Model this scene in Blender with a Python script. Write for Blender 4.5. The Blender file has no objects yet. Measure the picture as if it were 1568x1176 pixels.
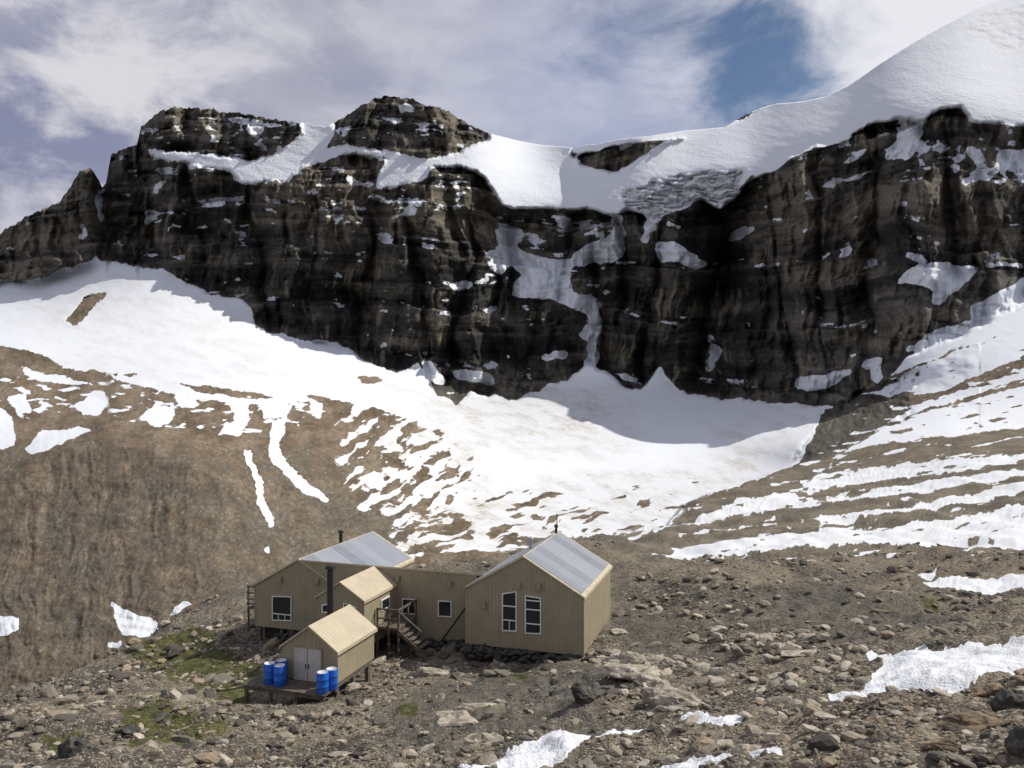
import bpy, bmesh, math, numpy as np
from mathutils import Vector, noise as mnoise
rng=np.random.default_rng(7)
F=1220.0; CX=784.0; CY=588.0
SUN_AZ=math.radians(70); SUN_EL=math.radians(46)
scene=bpy.context.scene
# ------------------------------------------------------------------ noise
_perm=rng.permutation(512)
_ga=rng.random(512)*2*np.pi
_gx=np.cos(_ga);_gy=np.sin(_ga)
def pn(x,y,s=0):
    x,y=np.broadcast_arrays(x,y)
    xi=np.floor(x).astype(np.int64); yi=np.floor(y).astype(np.int64)
    xf=x-xi; yf=y-yi
    u=xf*xf*xf*(xf*(xf*6-15)+10); v=yf*yf*yf*(yf*(yf*6-15)+10)
    def g(ix,iy,dx,dy):
        h=_perm[(_perm[(ix+s*31)&511]+iy+s*17)&511]
        return _gx[h]*dx+_gy[h]*dy
    a=g(xi,yi,xf,yf); b=g(xi+1,yi,xf-1,yf); c=g(xi,yi+1,xf,yf-1); d=g(xi+1,yi+1,xf-1,yf-1)
    return (a+(b-a)*u+((c+(d-c)*u)-(a+(b-a)*u))*v)*1.4
def cell(x,y,s=0):
    xi=np.floor(x).astype(np.int64); yi=np.floor(y).astype(np.int64)
    return _perm[(_perm[(xi+s*31)&511]+yi+s*17)&511]/511.
def fbm(x,y,o=4,s=0,r=.5):
    t=0;a=1;n=0
    for i in range(o):
        t=t+a*pn(x*2**i,y*2**i,s+i*3);n+=a;a*=r
    return t/n
def ridge(x,y,o=3,s=0):
    t=0;a=1;n=0
    for i in range(o):
        t=t+a*(1-2*np.abs(pn(x*2**i,y*2**i,s+i*5)));n+=a;a*=.5
    return t/n
def sstep(a,b,x):
    t=np.clip((x-a)/(b-a),0,1); return t*t*(3-2*t)
def blur(m,n=1):
    for _ in range(n):
        p=np.pad(m,1,mode='edge')
        m=(p[:-2,1:-1]+2*p[1:-1,1:-1]+p[2:,1:-1])/4
        p=np.pad(m,1,mode='edge')
        m=(p[1:-1,:-2]+2*p[1:-1,1:-1]+p[1:-1,2:])/4
    return m
def gblur(m,sx,sy):
    for ax,sg in ((1,sx),(0,sy)):
        if sg<=0: continue
        r=int(sg*2.5);k=np.exp(-.5*(np.arange(-r,r+1)/sg)**2);k/=k.sum()
        pad=[(0,0),(0,0)];pad[ax]=(r,r)
        p=np.pad(m,pad,mode='edge');o=np.zeros_like(m);n=m.shape[ax]
        for i,w_ in enumerate(k):
            o+=w_*(p[i:i+n] if ax==0 else p[:,i:i+n])
        m=o
    return m
def inpoly(PX,PY,poly):
    poly=np.array(poly,float)
    x0,y0=poly.min(0)-1; x1,y1=poly.max(0)+1
    out=np.zeros(PX.shape,bool)
    sel=(PX>x0)&(PX<x1)&(PY>y0)&(PY<y1)
    if not sel.any(): return out
    x=PX[sel];y=PY[sel];ins=np.zeros(x.shape,bool)
    n=len(poly)
    for i in range(n):
        ax,ay=poly[i];bx,by=poly[(i+1)%n]
        if ay==by: continue
        c=((ay>y)!=(by>y))&(x<(bx-ax)*(y-ay)/(by-ay)+ax)
        ins^=c
    out[sel]=ins
    return out
def tps(pts,vals,PX,PY,sx=400.,sy=130.):
    p=np.array([(a/sx,b/sy) for a,b in pts]); n=len(p)
    def U(r2): return .5*r2*np.log(r2+1e-9)
    d=((p[:,None]-p[None])**2).sum(-1)
    A=np.zeros((n+3,n+3)); A[:n,:n]=U(d)+np.eye(n)*.01
    A[:n,n]=1;A[:n,n+1:]=p;A[n,:n]=1;A[n+1:,:n]=p.T
    w=np.linalg.solve(A,np.concatenate([vals,[0,0,0]]))
    x=PX/sx;y=PY/sy
    r=w[n]+w[n+1]*x+w[n+2]*y
    for i in range(n): r=r+w[i]*U((x-p[i,0])**2+(y-p[i,1])**2)
    return r
# ------------------------------------------------------------------ image pixel tables, some with assumed depth, unprojected through the camera
SKY=[(-320,470),(-150,420),(-20,366),(0,358),(40,330),(90,312),(108,285),(122,262),(136,256),(148,268),(156,285),(162,280),(170,236),(190,227),(210,222),(215,197),(235,177),(262,164),(300,166),(350,172),(400,180),(450,187),(498,195),(520,180),(550,165),(575,150),(600,147),(640,155),(680,168),(720,190),(750,204),(790,214),(830,222),(860,224),(880,226),(940,215),(1000,207),(1050,200),(1110,195),(1128,182),(1165,165),(1190,158),(1230,155),(1265,148),(1300,130),(1350,95),(1400,65),(1450,38),(1500,12),(1540,-2),(1580,-12),(1700,-40),(1900,-60)]
BASE=[(-320,470),(0,430),(60,425),(100,410),(145,395),(215,401),(250,410),(290,430),(330,447),(370,457),(386,475),(392,498),(450,515),(500,520),(530,528),(555,548),(600,560),(622,568),(640,552),(655,575),(670,600),(700,612),(720,598),(790,607),(840,590),(880,570),(905,555),(935,568),(960,592),(985,590),(1012,560),(1040,598),(1110,606),(1160,612),(1250,614),(1290,618),(1330,590),(1390,545),(1568,465),(1900,350)]
CREST=[(-320,1120),(0,1060),(100,1030),(215,985),(300,930),(360,905),(500,885),(640,870),(760,852),(880,826),(960,812),(1020,803),(1045,775),(1075,760),(1130,745),(1220,711),(1300,695),(1568,660),(1900,630)]
def tab(T,x): return np.interp(x,[a for a,b in T],[b for a,b in T])
NEARP=[(893,1003,42),(711,1010,44),(570,1012,43.5),(520,1074,36.2),(400,1072,37.5),(380,1015,46),(350,950,56),(940,965,48.5),(1100,950,47),(1300,950,42),(1568,950,36),(1568,1050,22),(1568,1176,10.5),(1300,1176,12.5),(1100,1100,24),(784,1176,19),(784,1080,32.5),(400,1176,24),(0,1176,26),(0,1100,37),(200,1050,42),(200,1100,35),(1568,850,65),(1300,850,70),(1100,850,72),(1000,880,62),(1568,760,120),(1300,780,115),(1130,748,180),(1100,800,105),(1220,714,260),(1020,806,112),(1568,700,170),(1568,650,270),(1400,700,210),(1300,700,275),(880,828,90),(640,872,68),(0,1062,45),(215,987,55),(1860,700,150),(1860,1176,9),(-300,1120,42),(-300,1290,22),(400,1290,15),(784,1290,12.5),(1300,1290,8.5),(1860,1290,6.5),(1500,1290,7.5)]
VALP=[(700,840,220),(760,800,290),(850,700,500),(850,640,680),(900,565,830),(150,665,205),(0,900,150),(0,800,165),(0,700,190),(200,980,125),(250,900,138),(300,800,160),(0,1060,115),(-300,1120,105),(-300,900,145),(-300,700,190),(-300,600,420),(100,600,450),(0,540,640),(100,520,720),(150,400,1000),(0,432,1080),(-300,470,1150),(400,700,230),(400,800,180),(400,900,145),(300,670,215),(550,620,520),(600,760,300),(600,850,190),(300,600,400),(400,545,720),(300,480,850),(390,470,930),(540,530,880),(700,610,790),(1050,600,800),(1260,620,640),(1200,712,420),(1000,790,300),(1000,700,520),(1150,660,580),(640,880,170),(300,940,130),(1568,700,170),(1568,650,270),(1400,700,210),(1400,650,330),(1400,560,520),(1568,560,400),(1568,470,540),(1860,600,260),(1860,350,600),(1300,700,275),(1300,640,520),(1860,700,150)]
# ------------------------------------------------------------------ grid
NC=1290; NR=760
px=np.linspace(-320,1860,NC)
S0=tab(SKY,px)
rockyS=np.interp(px,[-320,740,760,870,885,990,1010,1110,1120,1150,1165,1860],[1,1,0,0,.4,.4,0,0,.6,.6,0,0])
S=S0+rockyS*(5*fbm(px/28,px*0+3.3,3)+3*(cell(px/9.,px*0+2.5)-.5)+2.5*pn(px/5.,px*0+9.1))+ (1-rockyS)*2*fbm(px/90,px*0+.7,2)
v=np.linspace(0,1,NR)[:,None]
PX=np.broadcast_to(px[None],(NR,NC)).copy()
PY=1290+(S[None]-1290)*v
Bs=np.convolve(np.pad(tab(BASE,px),40,mode='edge'),np.ones(81)/81,'valid')[None]
B=tab(BASE,px)+9*fbm(px/26,px*0+5.5,4)+7*np.maximum(ridge(px/34,px*0+8.5,2),0)*(px>150)
B=B[None]
crest=(tab(CREST,px)+2.5*fbm(px/30,px*0+2.5,4))[None]
E=(CY-PY)/F
n1=[(a,b) for a,b,c in NEARP]; qn=np.array([math.log(c*(b-500)) for a,b,c in NEARP])
LN=tps(n1,qn,PX,PY)-np.log(np.maximum(PY,560)-500)
v1=[(a,b) for a,b,c in VALP]; qv=np.array([math.log(c) for a,b,c in VALP])
wb=np.interp(px,[-320,1150,1220,1380,1860],[1.2,1.2,6,45,60])[None]
near=sstep(-wb,wb,PY-crest)
WX=PX+9*fbm(PX/45,PY/30,4,1)+2.8*fbm(PX/6,PY/5,2,2)
WY=PY+7*fbm(PX/40,PY/26,4,5)+2.4*fbm(PX/7,PY/4,2,6)
def PM(polys,wx=WX,wy=WY):
    m=np.zeros(PX.shape,bool)
    for p in polys: m|=inpoly(wx,wy,p)
    return m
UP=[
 [(200,222),(300,235),(345,240),(380,247),(430,232),(462,205),(455,172),(505,172),(512,205),(500,232),(530,220),(560,226),(600,232),(650,245),(690,238),(720,225),(745,215),(752,196),(800,200),(840,215),(875,220),(873,240),(890,255),(945,263),(965,252),(985,236),(1010,222),(1050,212),(1000,215),(940,224),(900,232),(876,236),(876,215),(940,205),(1050,192),(1110,190),(1140,181),(1165,160),(1190,150),(1230,145),(1265,138),(1300,110),(1400,40),(1500,-20),(1860,-90),(1860,150),(1700,180),(1568,192),(1530,192),(1490,187),(1470,166),(1440,168),(1410,186),(1380,182),(1330,190),(1300,215),(1250,225),(1210,240),(1190,262),(1150,275),(1130,300),(1105,322),(1070,305),(1050,318),(1010,335),(1000,352),(985,330),(960,320),(945,332),(900,320),(860,320),(820,318),(790,322),(765,315),(755,290),(735,265),(700,255),(660,258),(655,272),(610,286),(573,292),(580,265),(590,244),(560,240),(530,235),(495,245),(470,257),(440,277),(400,282),(365,279),(352,262),(310,255),(290,250),(230,240)]]
SM=[
 [(150,285),(164,285),(161,330),(155,362),(147,325)],[(123,338),(136,343),(130,378),(121,360)],
 [(762,350),(802,345),(797,375),(783,405),(770,422),(749,412),(760,380)],
 [(795,383),(850,398),(877,420),(870,440),(900,458),(928,463),(920,477),(880,472),(840,458),(782,454),(784,430),(803,420),(780,405)],
 [(880,385),(935,362),(945,378),(958,387),(945,402),(885,402)],[(845,395),(890,398),(885,412),(860,415)],
 [(905,468),(922,490),(915,530),(912,562),(893,560),(905,525),(888,515)],
 [(676,430),(722,427),(724,443),(690,441)],[(1000,370),(1022,368),(1082,400),(1070,414),(1035,396),(1015,404)],
 [(1112,358),(1167,341),(1150,361),(1116,371)],[(1075,503),(1090,513),(1104,545),(1092,573),(1079,568),(1090,545)],
 [(848,330),(874,332),(870,352),(850,348)],[(885,342),(905,338),(900,355)],[(936,328),(954,328),(952,385),(940,378)],[(985,340),(1000,345),(995,378),(984,370)],
 [(1370,432),(1390,410),(1440,401),(1508,408),(1470,440),(1440,470),(1425,467),(1430,442),(1400,434)],
 [(1478,472),(1568,428),(1700,400),(1700,450),(1568,484),(1480,522),(1420,547),(1383,536),(1440,500),(1490,490)],
 [(1388,170),(1417,173),(1402,240),(1385,248),(1353,242),(1370,215)],
 [(1528,230),(1590,228),(1590,265),(1528,262)],[(1470,222),(1500,228),(1515,250),(1490,250)],[(1485,258),(1530,255),(1520,275),(1488,276)],[(1370,310),(1392,305),(1385,322)],
 [(1178,566),(1205,570),(1202,583)],[(1208,582),(1290,565),(1312,570),(1275,590),(1225,603)],[(1320,550),(1355,545),(1350,570),(1325,566)],[(1330,575),(1350,565),(1345,590)],
 [(825,545),(868,535),(870,547),(835,553)],[(560,523),(595,525),(592,532),(565,531)],[(1290,520),(1300,512),(1285,545),(1278,545)],
 [(385,180),(410,185),(400,212),(375,205)],[(600,160),(630,158),(632,172),(605,170)],[(690,560),(760,575),(755,592),(700,578)],[(640,545),(660,548),(668,570),(690,588),(672,592),(650,575)]]
BARE=[
 [(-330,520),(0,528),(60,540),(95,566),(200,572),(280,588),(380,600),(440,612),(475,603),(520,612),(560,620),(600,632),(655,665),(600,700),(660,720),(640,760),(640,800),(600,850),(560,1200),(-330,1250)],
 [(1225,708),(1262,630),(1290,600),(1900,380),(1900,1300),(400,1300),(400,880),(640,868),(760,850),(880,830),(1020,806),(1048,776),(1075,760),(1130,745)],
 [(100,492),(140,448),(165,447),(140,475),(115,500)],[(546,578),(580,577),(587,586),(555,590)],
 [(640,842),(760,842),(880,820),(880,900),(600,900)]]
SNG=[
 [(985,846),(1100,831),(1250,812),(1400,800),(1568,775),(1900,740),(1900,820),(1568,836),(1490,841),(1350,832),(1200,840),(1060,849)],
 [(1060,797),(1130,765),(1200,757),(1255,765),(1150,785),(1080,802)],
 [(960,822),(1080,797),(1400,742),(1568,718),(1900,690),(1900,700),(1568,729),(1400,755),(1180,782),(1050,806),(970,826)],
 [(1220,801),(1400,771),(1568,738),(1900,715),(1900,730),(1568,754),(1430,777),(1300,797)],
 [(1225,735),(1300,718),(1450,705),(1568,695),(1900,680),(1900,687),(1568,706),(1450,722),(1300,744),(1230,748)],
 [(1285,697),(1340,664),(1400,640),(1480,613),(1568,590),(1900,510),(1900,620),(1568,655),(1450,668),(1350,680)],
 [(1338,602),(1390,566),(1480,535),(1568,498),(1900,400),(1900,450),(1568,546),(1500,575),(1440,600),(1360,608)],
 [(1350,650),(1400,622),(1470,600),(1568,562),(1900,480),(1900,490),(1568,577),(1470,612),(1400,634)],
 [(1253,1067),(1320,1056),(1352,1025),(1322,1003),(1400,1000),(1568,989),(1800,985),(1800,1020),(1568,1037),(1490,1050),(1440,1070),(1350,1074)],
 [(1408,895),(1450,888),(1568,887),(1800,885),(1800,905),(1568,909),(1480,909)],[(1390,876),(1437,869),(1430,881)],
 [(660,1182),(760,1160),(850,1140),(960,1122),(1050,1111),(1142,1108),(1130,1117),(1000,1129),(900,1152),(800,1182)],[(970,1182),(1080,1167),(1190,1166),(1200,1182)],
 [(166,918),(185,930),(240,950),(244,961),(225,977),(185,972)],[(160,985),(188,980),(185,991),(165,993)],[(256,942),(285,918),(294,924),(266,943)],[(-20,945),(30,945),(28,967),(-20,977)],[(405,840),(415,838),(413,850),(406,848)],
 [(373,688),(385,688),(400,740),(409,770),(421,805),(412,810),(397,775),(388,735)],
 [(410,690),(418,645),(442,640),(433,665),(427,682),(442,713),(480,743),(507,768),(495,772),(453,742),(424,714)],
 [(38,688),(60,660),(120,653),(142,661),(90,680),(50,698)],[(12,610),(40,603),(49,630),(25,635)],[(112,620),(158,598),(168,618),(150,635),(125,634)],[(212,642),(240,617),(268,628),(262,647),(235,654)],[(268,607),(290,597),(312,622),(280,625)],[(333,666),(360,642),(352,613),(375,610),(381,640),(366,670)],[(-60,620),(10,625),(18,650),(22,682),(-60,710)],[(472,610),(495,618),(491,642),(478,637)],[(522,660),(538,628),(555,600),(580,610),(550,655),(530,672)],
 [(585,705),(640,690),(690,650),(700,690),(640,715),(590,722)],[(535,745),(560,728),(562,740),(540,756)],[(580,780),(615,765),(600,790)],[(30,560),(90,575),(150,590),(90,590),(40,575)],[(160,570),(240,580),(310,600),(380,612),(470,606),(470,616),(400,622),(300,610),(200,590)],[(545,775),(560,770),(575,778),(555,784)],[(400,620),(445,620),(440,640),(405,640)]]
MIX1=[[(540,620),(660,650),(720,690),(760,740),(740,800),(640,850),(590,850),(600,790),(540,770),(510,700),(510,650)]]
MIX2=[[(730,760),(800,735),(1000,715),(1190,705),(1130,745),(1060,762),(1030,802),(880,826),(760,846),(610,850),(650,790)]]
MIX3=[[(-330,560),(160,575),(340,605),(500,620),(500,640),(380,672),(160,640),(0,640),(-330,640)]]
above=PY<B
up=PM(UP)
sm=PM(SM)
bare=PM(BARE)
sng=PM(SNG)
def reg(poly,b=10):
    return gblur(inpoly(PX,PY,poly).astype(float),b,b)
# -------- depth : slopes integrated upward from the foot of the wall on a smooth reference grid
Ssm=np.convolve(np.pad(S0,30,mode='edge'),np.ones(61)/61,'valid')
Ssm2=np.convolve(np.pad(np.minimum(Ssm,S0)-16,12,mode='edge'),np.ones(25)/25,'valid')-6
PYr=1290+(Ssm2[None]-1290)*v
Er=(CY-PYr)/F
upr=np.zeros(PX.shape,bool)
for p in UP: upr|=inpoly(PX,PYr,p)
upr|=(PX>760)&(PYr<S0[None]+4)
icer=gblur(inpoly(PX,PYr,[(955,345),(945,300),(1000,278),(1080,262),(1145,258),(1135,305),(1105,330),(1010,345)]).astype(float),7,5)
upR=gblur(upr.astype(float),16,9)*(1-.75*icer)
aboveS=sstep(10,-10,PYr-Bs)
ts=2.5*(1-upR)+(np.maximum(Er,0)+.38)*upR
def slope(poly,val,b=10):
    global ts
    m=gblur(inpoly(PX,PYr,poly).astype(float),b,b)*(1-upR); ts=ts*(1-m)+val*m
slope([(430,250),(600,250),(765,262),(770,320),(600,335),(410,320)],.95)
slope([(500,100),(740,100),(770,235),(500,240)],1.15)
slope([(205,100),(500,120),(480,240),(205,225)],1.6)
slope([(1180,190),(1900,170),(1900,290),(1250,270),(1130,330),(1130,290)],1.2)
slope([(745,400),(930,400),(930,480),(745,450)],.9,8)
slope([(745,330),(960,330),(960,400),(745,400)],1.5,8)
slope([(560,480),(900,500),(900,560),(560,520)],1.3,10)
slope([(1300,400),(1900,330),(1900,500),(1400,560),(1200,560)],1.3,12)
slope([(-330,200),(150,200),(150,420),(-330,500)],1.2,12)
ts=np.maximum(ts,Er+.25)
de=np.zeros_like(Er); de[1:]=Er[1:]-Er[:-1]
lc=np.cumsum(aboveS*de/(ts-Er),0)
LVr=tps(v1,qv,PX,np.maximum(PYr,Bs))+lc
gy=np.arange(1300,-110,-2.)
G=np.stack([np.interp(-gy,-PYr[:,j],LVr[:,j]) for j in range(NC)],1)
for j in range(NC):
    k=gy<PYr[-1,j]
    if k.any():
        i0=np.argmax(k)-1; G[k,j]=G[i0,j]+(gy[i0]-gy[k])*.0006
G=gblur(G,15,3)
G=gblur(G,5,0)
LVf=np.stack([np.interp(-PY[:,j],-gy,G[:,j]) for j in range(NC)],1)
MC=tab([(-320,735),(0,706),(60,682),(160,662),(240,672),(300,690),(360,725),(420,780),(520,860)],px)[None]+4*fbm(PX/40,PY*0+1.5,3,33)
mpl=sstep(-20,26,PY-MC)*sstep(520,250,PX)*(1-near)
LM=np.log(102.5/np.maximum(.5-E,.2))
LVf=LVf*(1-mpl)+LM*mpl
D=np.exp(LVf)
upS=gblur(up.astype(float),8,6)
rk=blur((above&~up).astype(float),2)
wxx=PX+22*fbm(PX/120,PY/120,3,31)+6*fbm(PX/30,PY/40,2,32)
D0=D/1000
rel=60*fbm(wxx/150,PY/420,3,11)+34*ridge(wxx/58,PY/180,2,12)+13*ridge(wxx/21,PY/60,2,14)+5.0*fbm(wxx/7,PY/9,3,15)
def bump1(c,w): return np.exp(-((wxx-c)/w)**2)
GUL=[(395,12,60,230,520),(560,10,45,330,540),(705,12,60,330,600),(780,18,70,320,480),(862,12,55,320,470),(915,18,80,380,600),(952,10,60,325,470),(1082,11,60,380,600),(1108,24,120,270,470),(1192,11,50,240,600),(1335,13,60,240,520),(1455,11,50,200,430),(300,9,40,250,430),(225,9,40,240,400),(158,10,60,250,400),(640,8,35,300,560),(1000,8,45,340,580),(1260,9,40,260,560),(480,9,35,300,510)]
for c,w_,am,t0,t1 in GUL:
    cc=wxx+.16*(PY-(t0+t1)/2)*math.sin(c)
    rel+=am*np.exp(-np.abs(cc-c)/w_)*sstep(t0-20,t0+20,PY)*sstep(t1+20,t1-20,PY)
rel+=-55*bump1(470,60)-45*bump1(640,60)-55*bump1(1035,38)-60*bump1(1235,60)-30*bump1(260,30)-60*sstep(165,140,wxx)*(PY<430)
Zc=E*D
warpz=16*fbm(PX/200,PY/160,4,41)
s0=(Zc+1.6*warpz+.05*PX)/62+.45*cell(wxx/95,0*PX,45)
s1=(Zc+warpz+.03*PX)/26
s2=(Zc+warpz*.8+3*fbm(PX/40,PY/60,3,43)+.03*PX)/9.5
row0=np.floor(s0);row1=np.floor(s1);row2=np.floor(s2)
blk=24*cell(wxx/(44+0*PX)+row0*.37,row0,7)+18*cell(wxx/(24+0*PX)+row1*.37,row1,3)+8*cell(wxx/11.+row2*.41,row2,4)
rel+=blur(blk,1)
bed=.35+.65*sstep(-.25,.3,fbm(PX/110,PY/70,3,44))
rel-=(11*(s1-row1)+4.2*(s2-row2))*bed+22*(s0-row0)
D=D+rel*D0*rk
snf=1-rk
D=D*(1+(.0038*fbm(PX/80,PY/30,4,51)+.0010*fbm((PX+PY)/26,(PY-PX*.3)/7,3,52)*(D>250))*snf)
ice=blur(inpoly(WX,WY,[(960,318),(950,295),(1000,275),(1080,262),(1140,262),(1130,300),(1105,322),(1070,305),(1010,338),(1000,350)]).astype(float),4)
crv=PY+.0012*(PX-1040)**2*.6+8*fbm(PX/30,PY/20,3,56)
D+=ice*(15*ridge(PX/40,crv/6,2,53)+16*(cell((PX+crv*.4)/13,crv/8,57)-.5)+5*fbm(PX/7,PY/5,2,55))*D0
ice2=blur(inpoly(WX,WY,[(1470,50),(1500,20),(1568,10),(1700,0),(1700,60),(1568,85),(1500,60)]).astype(float),4)
D+=ice2*6*ridge(PX/30,PY/12,3,54)*D0
mor=gblur(inpoly(WX,WY,[(-330,720),(0,706),(80,680),(160,665),(300,690),(360,700),(420,660),(520,700),(640,770),(600,860),(300,940),(0,1070),(-330,1150)]).astype(float),10,10)
fan=PX-(PY-650)*(-.10+.25*sstep(250,500,PX))
rill=ridge(fan/12+.9*fbm(PX/36,PY/36,3,62),PY/75,3,61)
rill2=ridge(fan/50+.7*fbm(PX/80,PY/80,3,66),PY/230,3,67)
D=D*(1-mor*(.0012*rill+.0055*rill2+.0022*fbm(PX/18,PY/12,4,68)))
gul=gblur(inpoly(PX,PY,[(330,700),(420,640),(560,640),(700,700),(650,850),(450,880),(360,800)]).astype(float),18,18)
D=D*(1-gul*.034*ridge((PX-(PY-700)*.35)/85,PY/400,2,69))
D=D*(1+.02*fbm(PX/70,PY/40,4,63)*(~above)*(1-mor)*(PX<1500)*(bare))
foot=PM([[(1205,716),(1262,625),(1345,585),(1420,560),(1390,610),(1400,640),(1330,668),(1270,700),(1230,715)]])
fb=blur(foot.astype(float),4)
D=D*(1+fb*(.035*ridge((PX+PY*.6)/34,(PY-PX*.3)/60,3,64)+.02*fbm(PX/9,PY/7,3,65)))
DN=np.exp(LN)
D=np.exp(np.log(DN)*near+np.log(D)*(1-near))
X=(PX-CX)/F*D; Y=D.copy(); Z=E*D
nn=near*sstep(400,90,D)
fl=1-.75*np.exp(-(((X+6)/11)**2+((Y-43)/8)**2))
Z+=nn*fl*(1.1*fbm(X/11,Y/11,3,71)*sstep(20,60,D)+.65*fbm(X/4.,Y/4.,3,72)+.20*ridge(X/1.3,Y/1.3,2,73)*sstep(90,40,D)+.05*fbm(X/.3,Y/.3,2,74)*sstep(45,20,D))
# -------- attributes
wob=16*fbm(PX/50,PY/40,3,86)
st1=.6*fbm((PX+PY*.7+wob)/38,(PY+PX*.6+wob)/14,4,82)+.5*fbm(PX/28,PY/18,4,87)
st2=.6*fbm((PX-PY*.3+wob)/60,(PY+PX*.33+wob)/9,4,83)+.5*fbm(PX/40,PY/16,4,88)
st3=fbm(PX/26,PY/8,3,84)
ledge=fbm(wxx/16,s2*.8,4,93)
usm=(up|sm).astype(float)
wide=gblur(usm,4,3)
cl=np.clip(.5+3.2*(wide-.45)+1.5*ledge*rk-.1,0,1)
cl=np.maximum(cl,sstep(.88,1.,gblur(usm,2.5,2)))
snow=np.where(above,cl,((~bare)|sng).astype(float))
snow=blur(snow,1)
m1=gblur(PM(MIX1).astype(float),5,5);m2=gblur(PM(MIX2).astype(float),9,7);m3=blur(PM(MIX3).astype(float),5)
g1=(640-PX)/110+(PY-720)/150*.4
snow=snow*(1-m1)+m1*np.clip(.5+4*(st1+.04-.10*g1),0,1)
g2=np.clip((PY-745)/80+(780-PX)/700,-.6,1)
snow=snow*(1-m2)+m2*np.clip(.5+4*(st2+.20-.20*g2),0,1)
snow=np.maximum(snow,m3*np.clip(.5+4*(st3-.18),0,1))
rb=blur((PM([[(1260,620),(1400,560),(1900,380),(1900,860),(1000,860),(1060,770),(1220,712)]])&~above).astype(float),4)
stb=.8*fbm(PX/120,(PY+PX*.17)/7,4,85)+.5*fbm(PX/25,PY/9,3,89)
snow=np.clip(snow-rb*np.clip((stb-.17)*5,0,1)*.9,0,1)
snow=np.maximum(snow,rb*np.clip(.5+5*(stb*-1-.25),0,1))
dd=.75*reg([(215,160),(500,180),(480,240),(400,300),(220,240)])+.6*reg([(165,235),(400,270),(420,300),(390,360),(165,330)])+.55*reg([(500,150),(740,160),(740,240),(500,240)])+.75*reg([(440,255),(760,250),(760,300),(600,350),(420,330)])+.95*reg([(1180,200),(1560,170),(1700,170),(1700,340),(1560,300),(1250,250)])+.9*reg([(750,330),(960,330),(950,470),(740,470)])+.22*reg([(160,300),(760,320),(900,600),(500,540),(160,400)])+.28*reg([(1200,340),(1600,330),(1560,470),(1250,600)])
clus=fbm(PX/55,PY/30,3,92)
du=fbm(wxx/24,s2*.6,4,91)+.7*clus+.14*((s2-row2)<.3)+.30*((s0-row0)<.10)
dust=np.clip((du-.58+.42*np.clip(dd,0,1))*5,0,1)*rk*above
snow=np.maximum(snow,dust*.85)
rock=np.where(above,1.,0.)
rock=np.maximum(rock,foot)
rock=blur(rock,2)
drn=.35+.65*sstep(-.15,.35,fbm((PX+PY)/60,(PY-PX*.3)/14,4,120))
finegrit=.5+.5*sstep(-.3,.4,fbm((PX+PY*.5)/12,(PY-PX*.3)/3,3,122))
dirt=(.8*reg([(640,620),(780,600),(960,600),(960,700),(860,700),(660,680)],12)+.45*ice+.35*ice2+.6*reg([(1100,640),(1268,620),(1225,710),(1100,730)],10)+.35*reg([(0,420),(250,410),(480,600),(100,570)],12)+.7*m2+.6*m1+.55*reg([(560,560),(700,615),(900,580),(900,620),(600,620)],8)+.10+.35*near)*drn*finegrit
green=PM([[(215,985),(280,975),(330,985),(400,1020),(395,1060),(330,1060),(260,1040),(225,1015)],[(180,1090),(250,1080),(330,1110),(280,1140),(200,1150)],[(240,1120),(340,1100),(350,1120),(270,1150)],[(60,1130),(130,1125),(120,1150),(70,1160)],[(780,1030),(815,1025),(810,1045),(785,1045)],[(1400,925),(1440,925),(1435,940)],[(1090,990),(1120,990),(1120,1005)],[(600,1090),(640,1085),(640,1100)],[(330,1060),(395,1065),(380,1085),(330,1080)],[(200,1000),(300,960),(340,975),(300,1010),(220,1030)]]).astype(float)
green=blur(green,5)
red=.8*reg([(1030,800),(1060,765),(1220,712),(1220,740),(1100,770)],5)+.6*reg([(1100,850),(1568,840),(1568,900),(1150,880)],10)+.5*reg([(640,590),(800,600),(700,618)],3)+.5*reg([(1200,1060),(1568,1060),(1568,1200),(1200,1200)],12)+.35*reg([(0,560),(600,620),(500,760),(0,700)],12)
# -------- rock and soil colour
def C(*c): return np.array(c)[None,None]
def lerp(a,b,t): return a+(b-a)*t[...,None]
strat=.8*fbm(PX/180,s2*.45,5,111,.65)+.30*(cell(PX/170+.3*row2,row2,12)-.5)*bed+.15*(cell(PX*0,row1,13)-.5); strk=fbm(wxx/8,PY/75,4,112); blo=fbm(PX/75,PY/55,4,113); fin=rng.random(PX.shape)
fin=.5*fin+.5*blur(fin,1)
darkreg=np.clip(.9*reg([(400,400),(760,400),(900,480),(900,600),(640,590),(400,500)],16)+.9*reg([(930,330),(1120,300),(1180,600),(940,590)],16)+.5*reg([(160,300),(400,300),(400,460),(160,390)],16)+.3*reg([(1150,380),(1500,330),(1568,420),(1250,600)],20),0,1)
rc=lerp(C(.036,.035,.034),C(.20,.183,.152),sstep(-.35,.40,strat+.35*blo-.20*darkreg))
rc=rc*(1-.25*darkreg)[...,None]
tanm_=sstep(.05,.40,strk+.45*(cell(wxx/15+row1*.37,row1,9)-.5))*sstep(-.15,.25,blo)
rc=lerp(rc,C(.30,.255,.175),tanm_*.7)
warm=reg([(430,250),(765,255),(770,345),(600,350),(400,340)],14)+.6*reg([(640,165),(770,200),(770,240),(600,235)],10)+.7*reg([(-300,300),(150,300),(150,430),(-300,480)],10)+.6*reg([(1150,260),(1568,230),(1568,400),(1150,420)],20)  # brown beds; the left spur's sunlit look is put into the rock colour
rc=lerp(rc,C(.21,.178,.13),np.clip(warm,0,1)*sstep(-.35,.25,strat)*.75)
rc=rc*(.65+.7*fin)[...,None]*(1-.35*foot[...,None])
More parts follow.
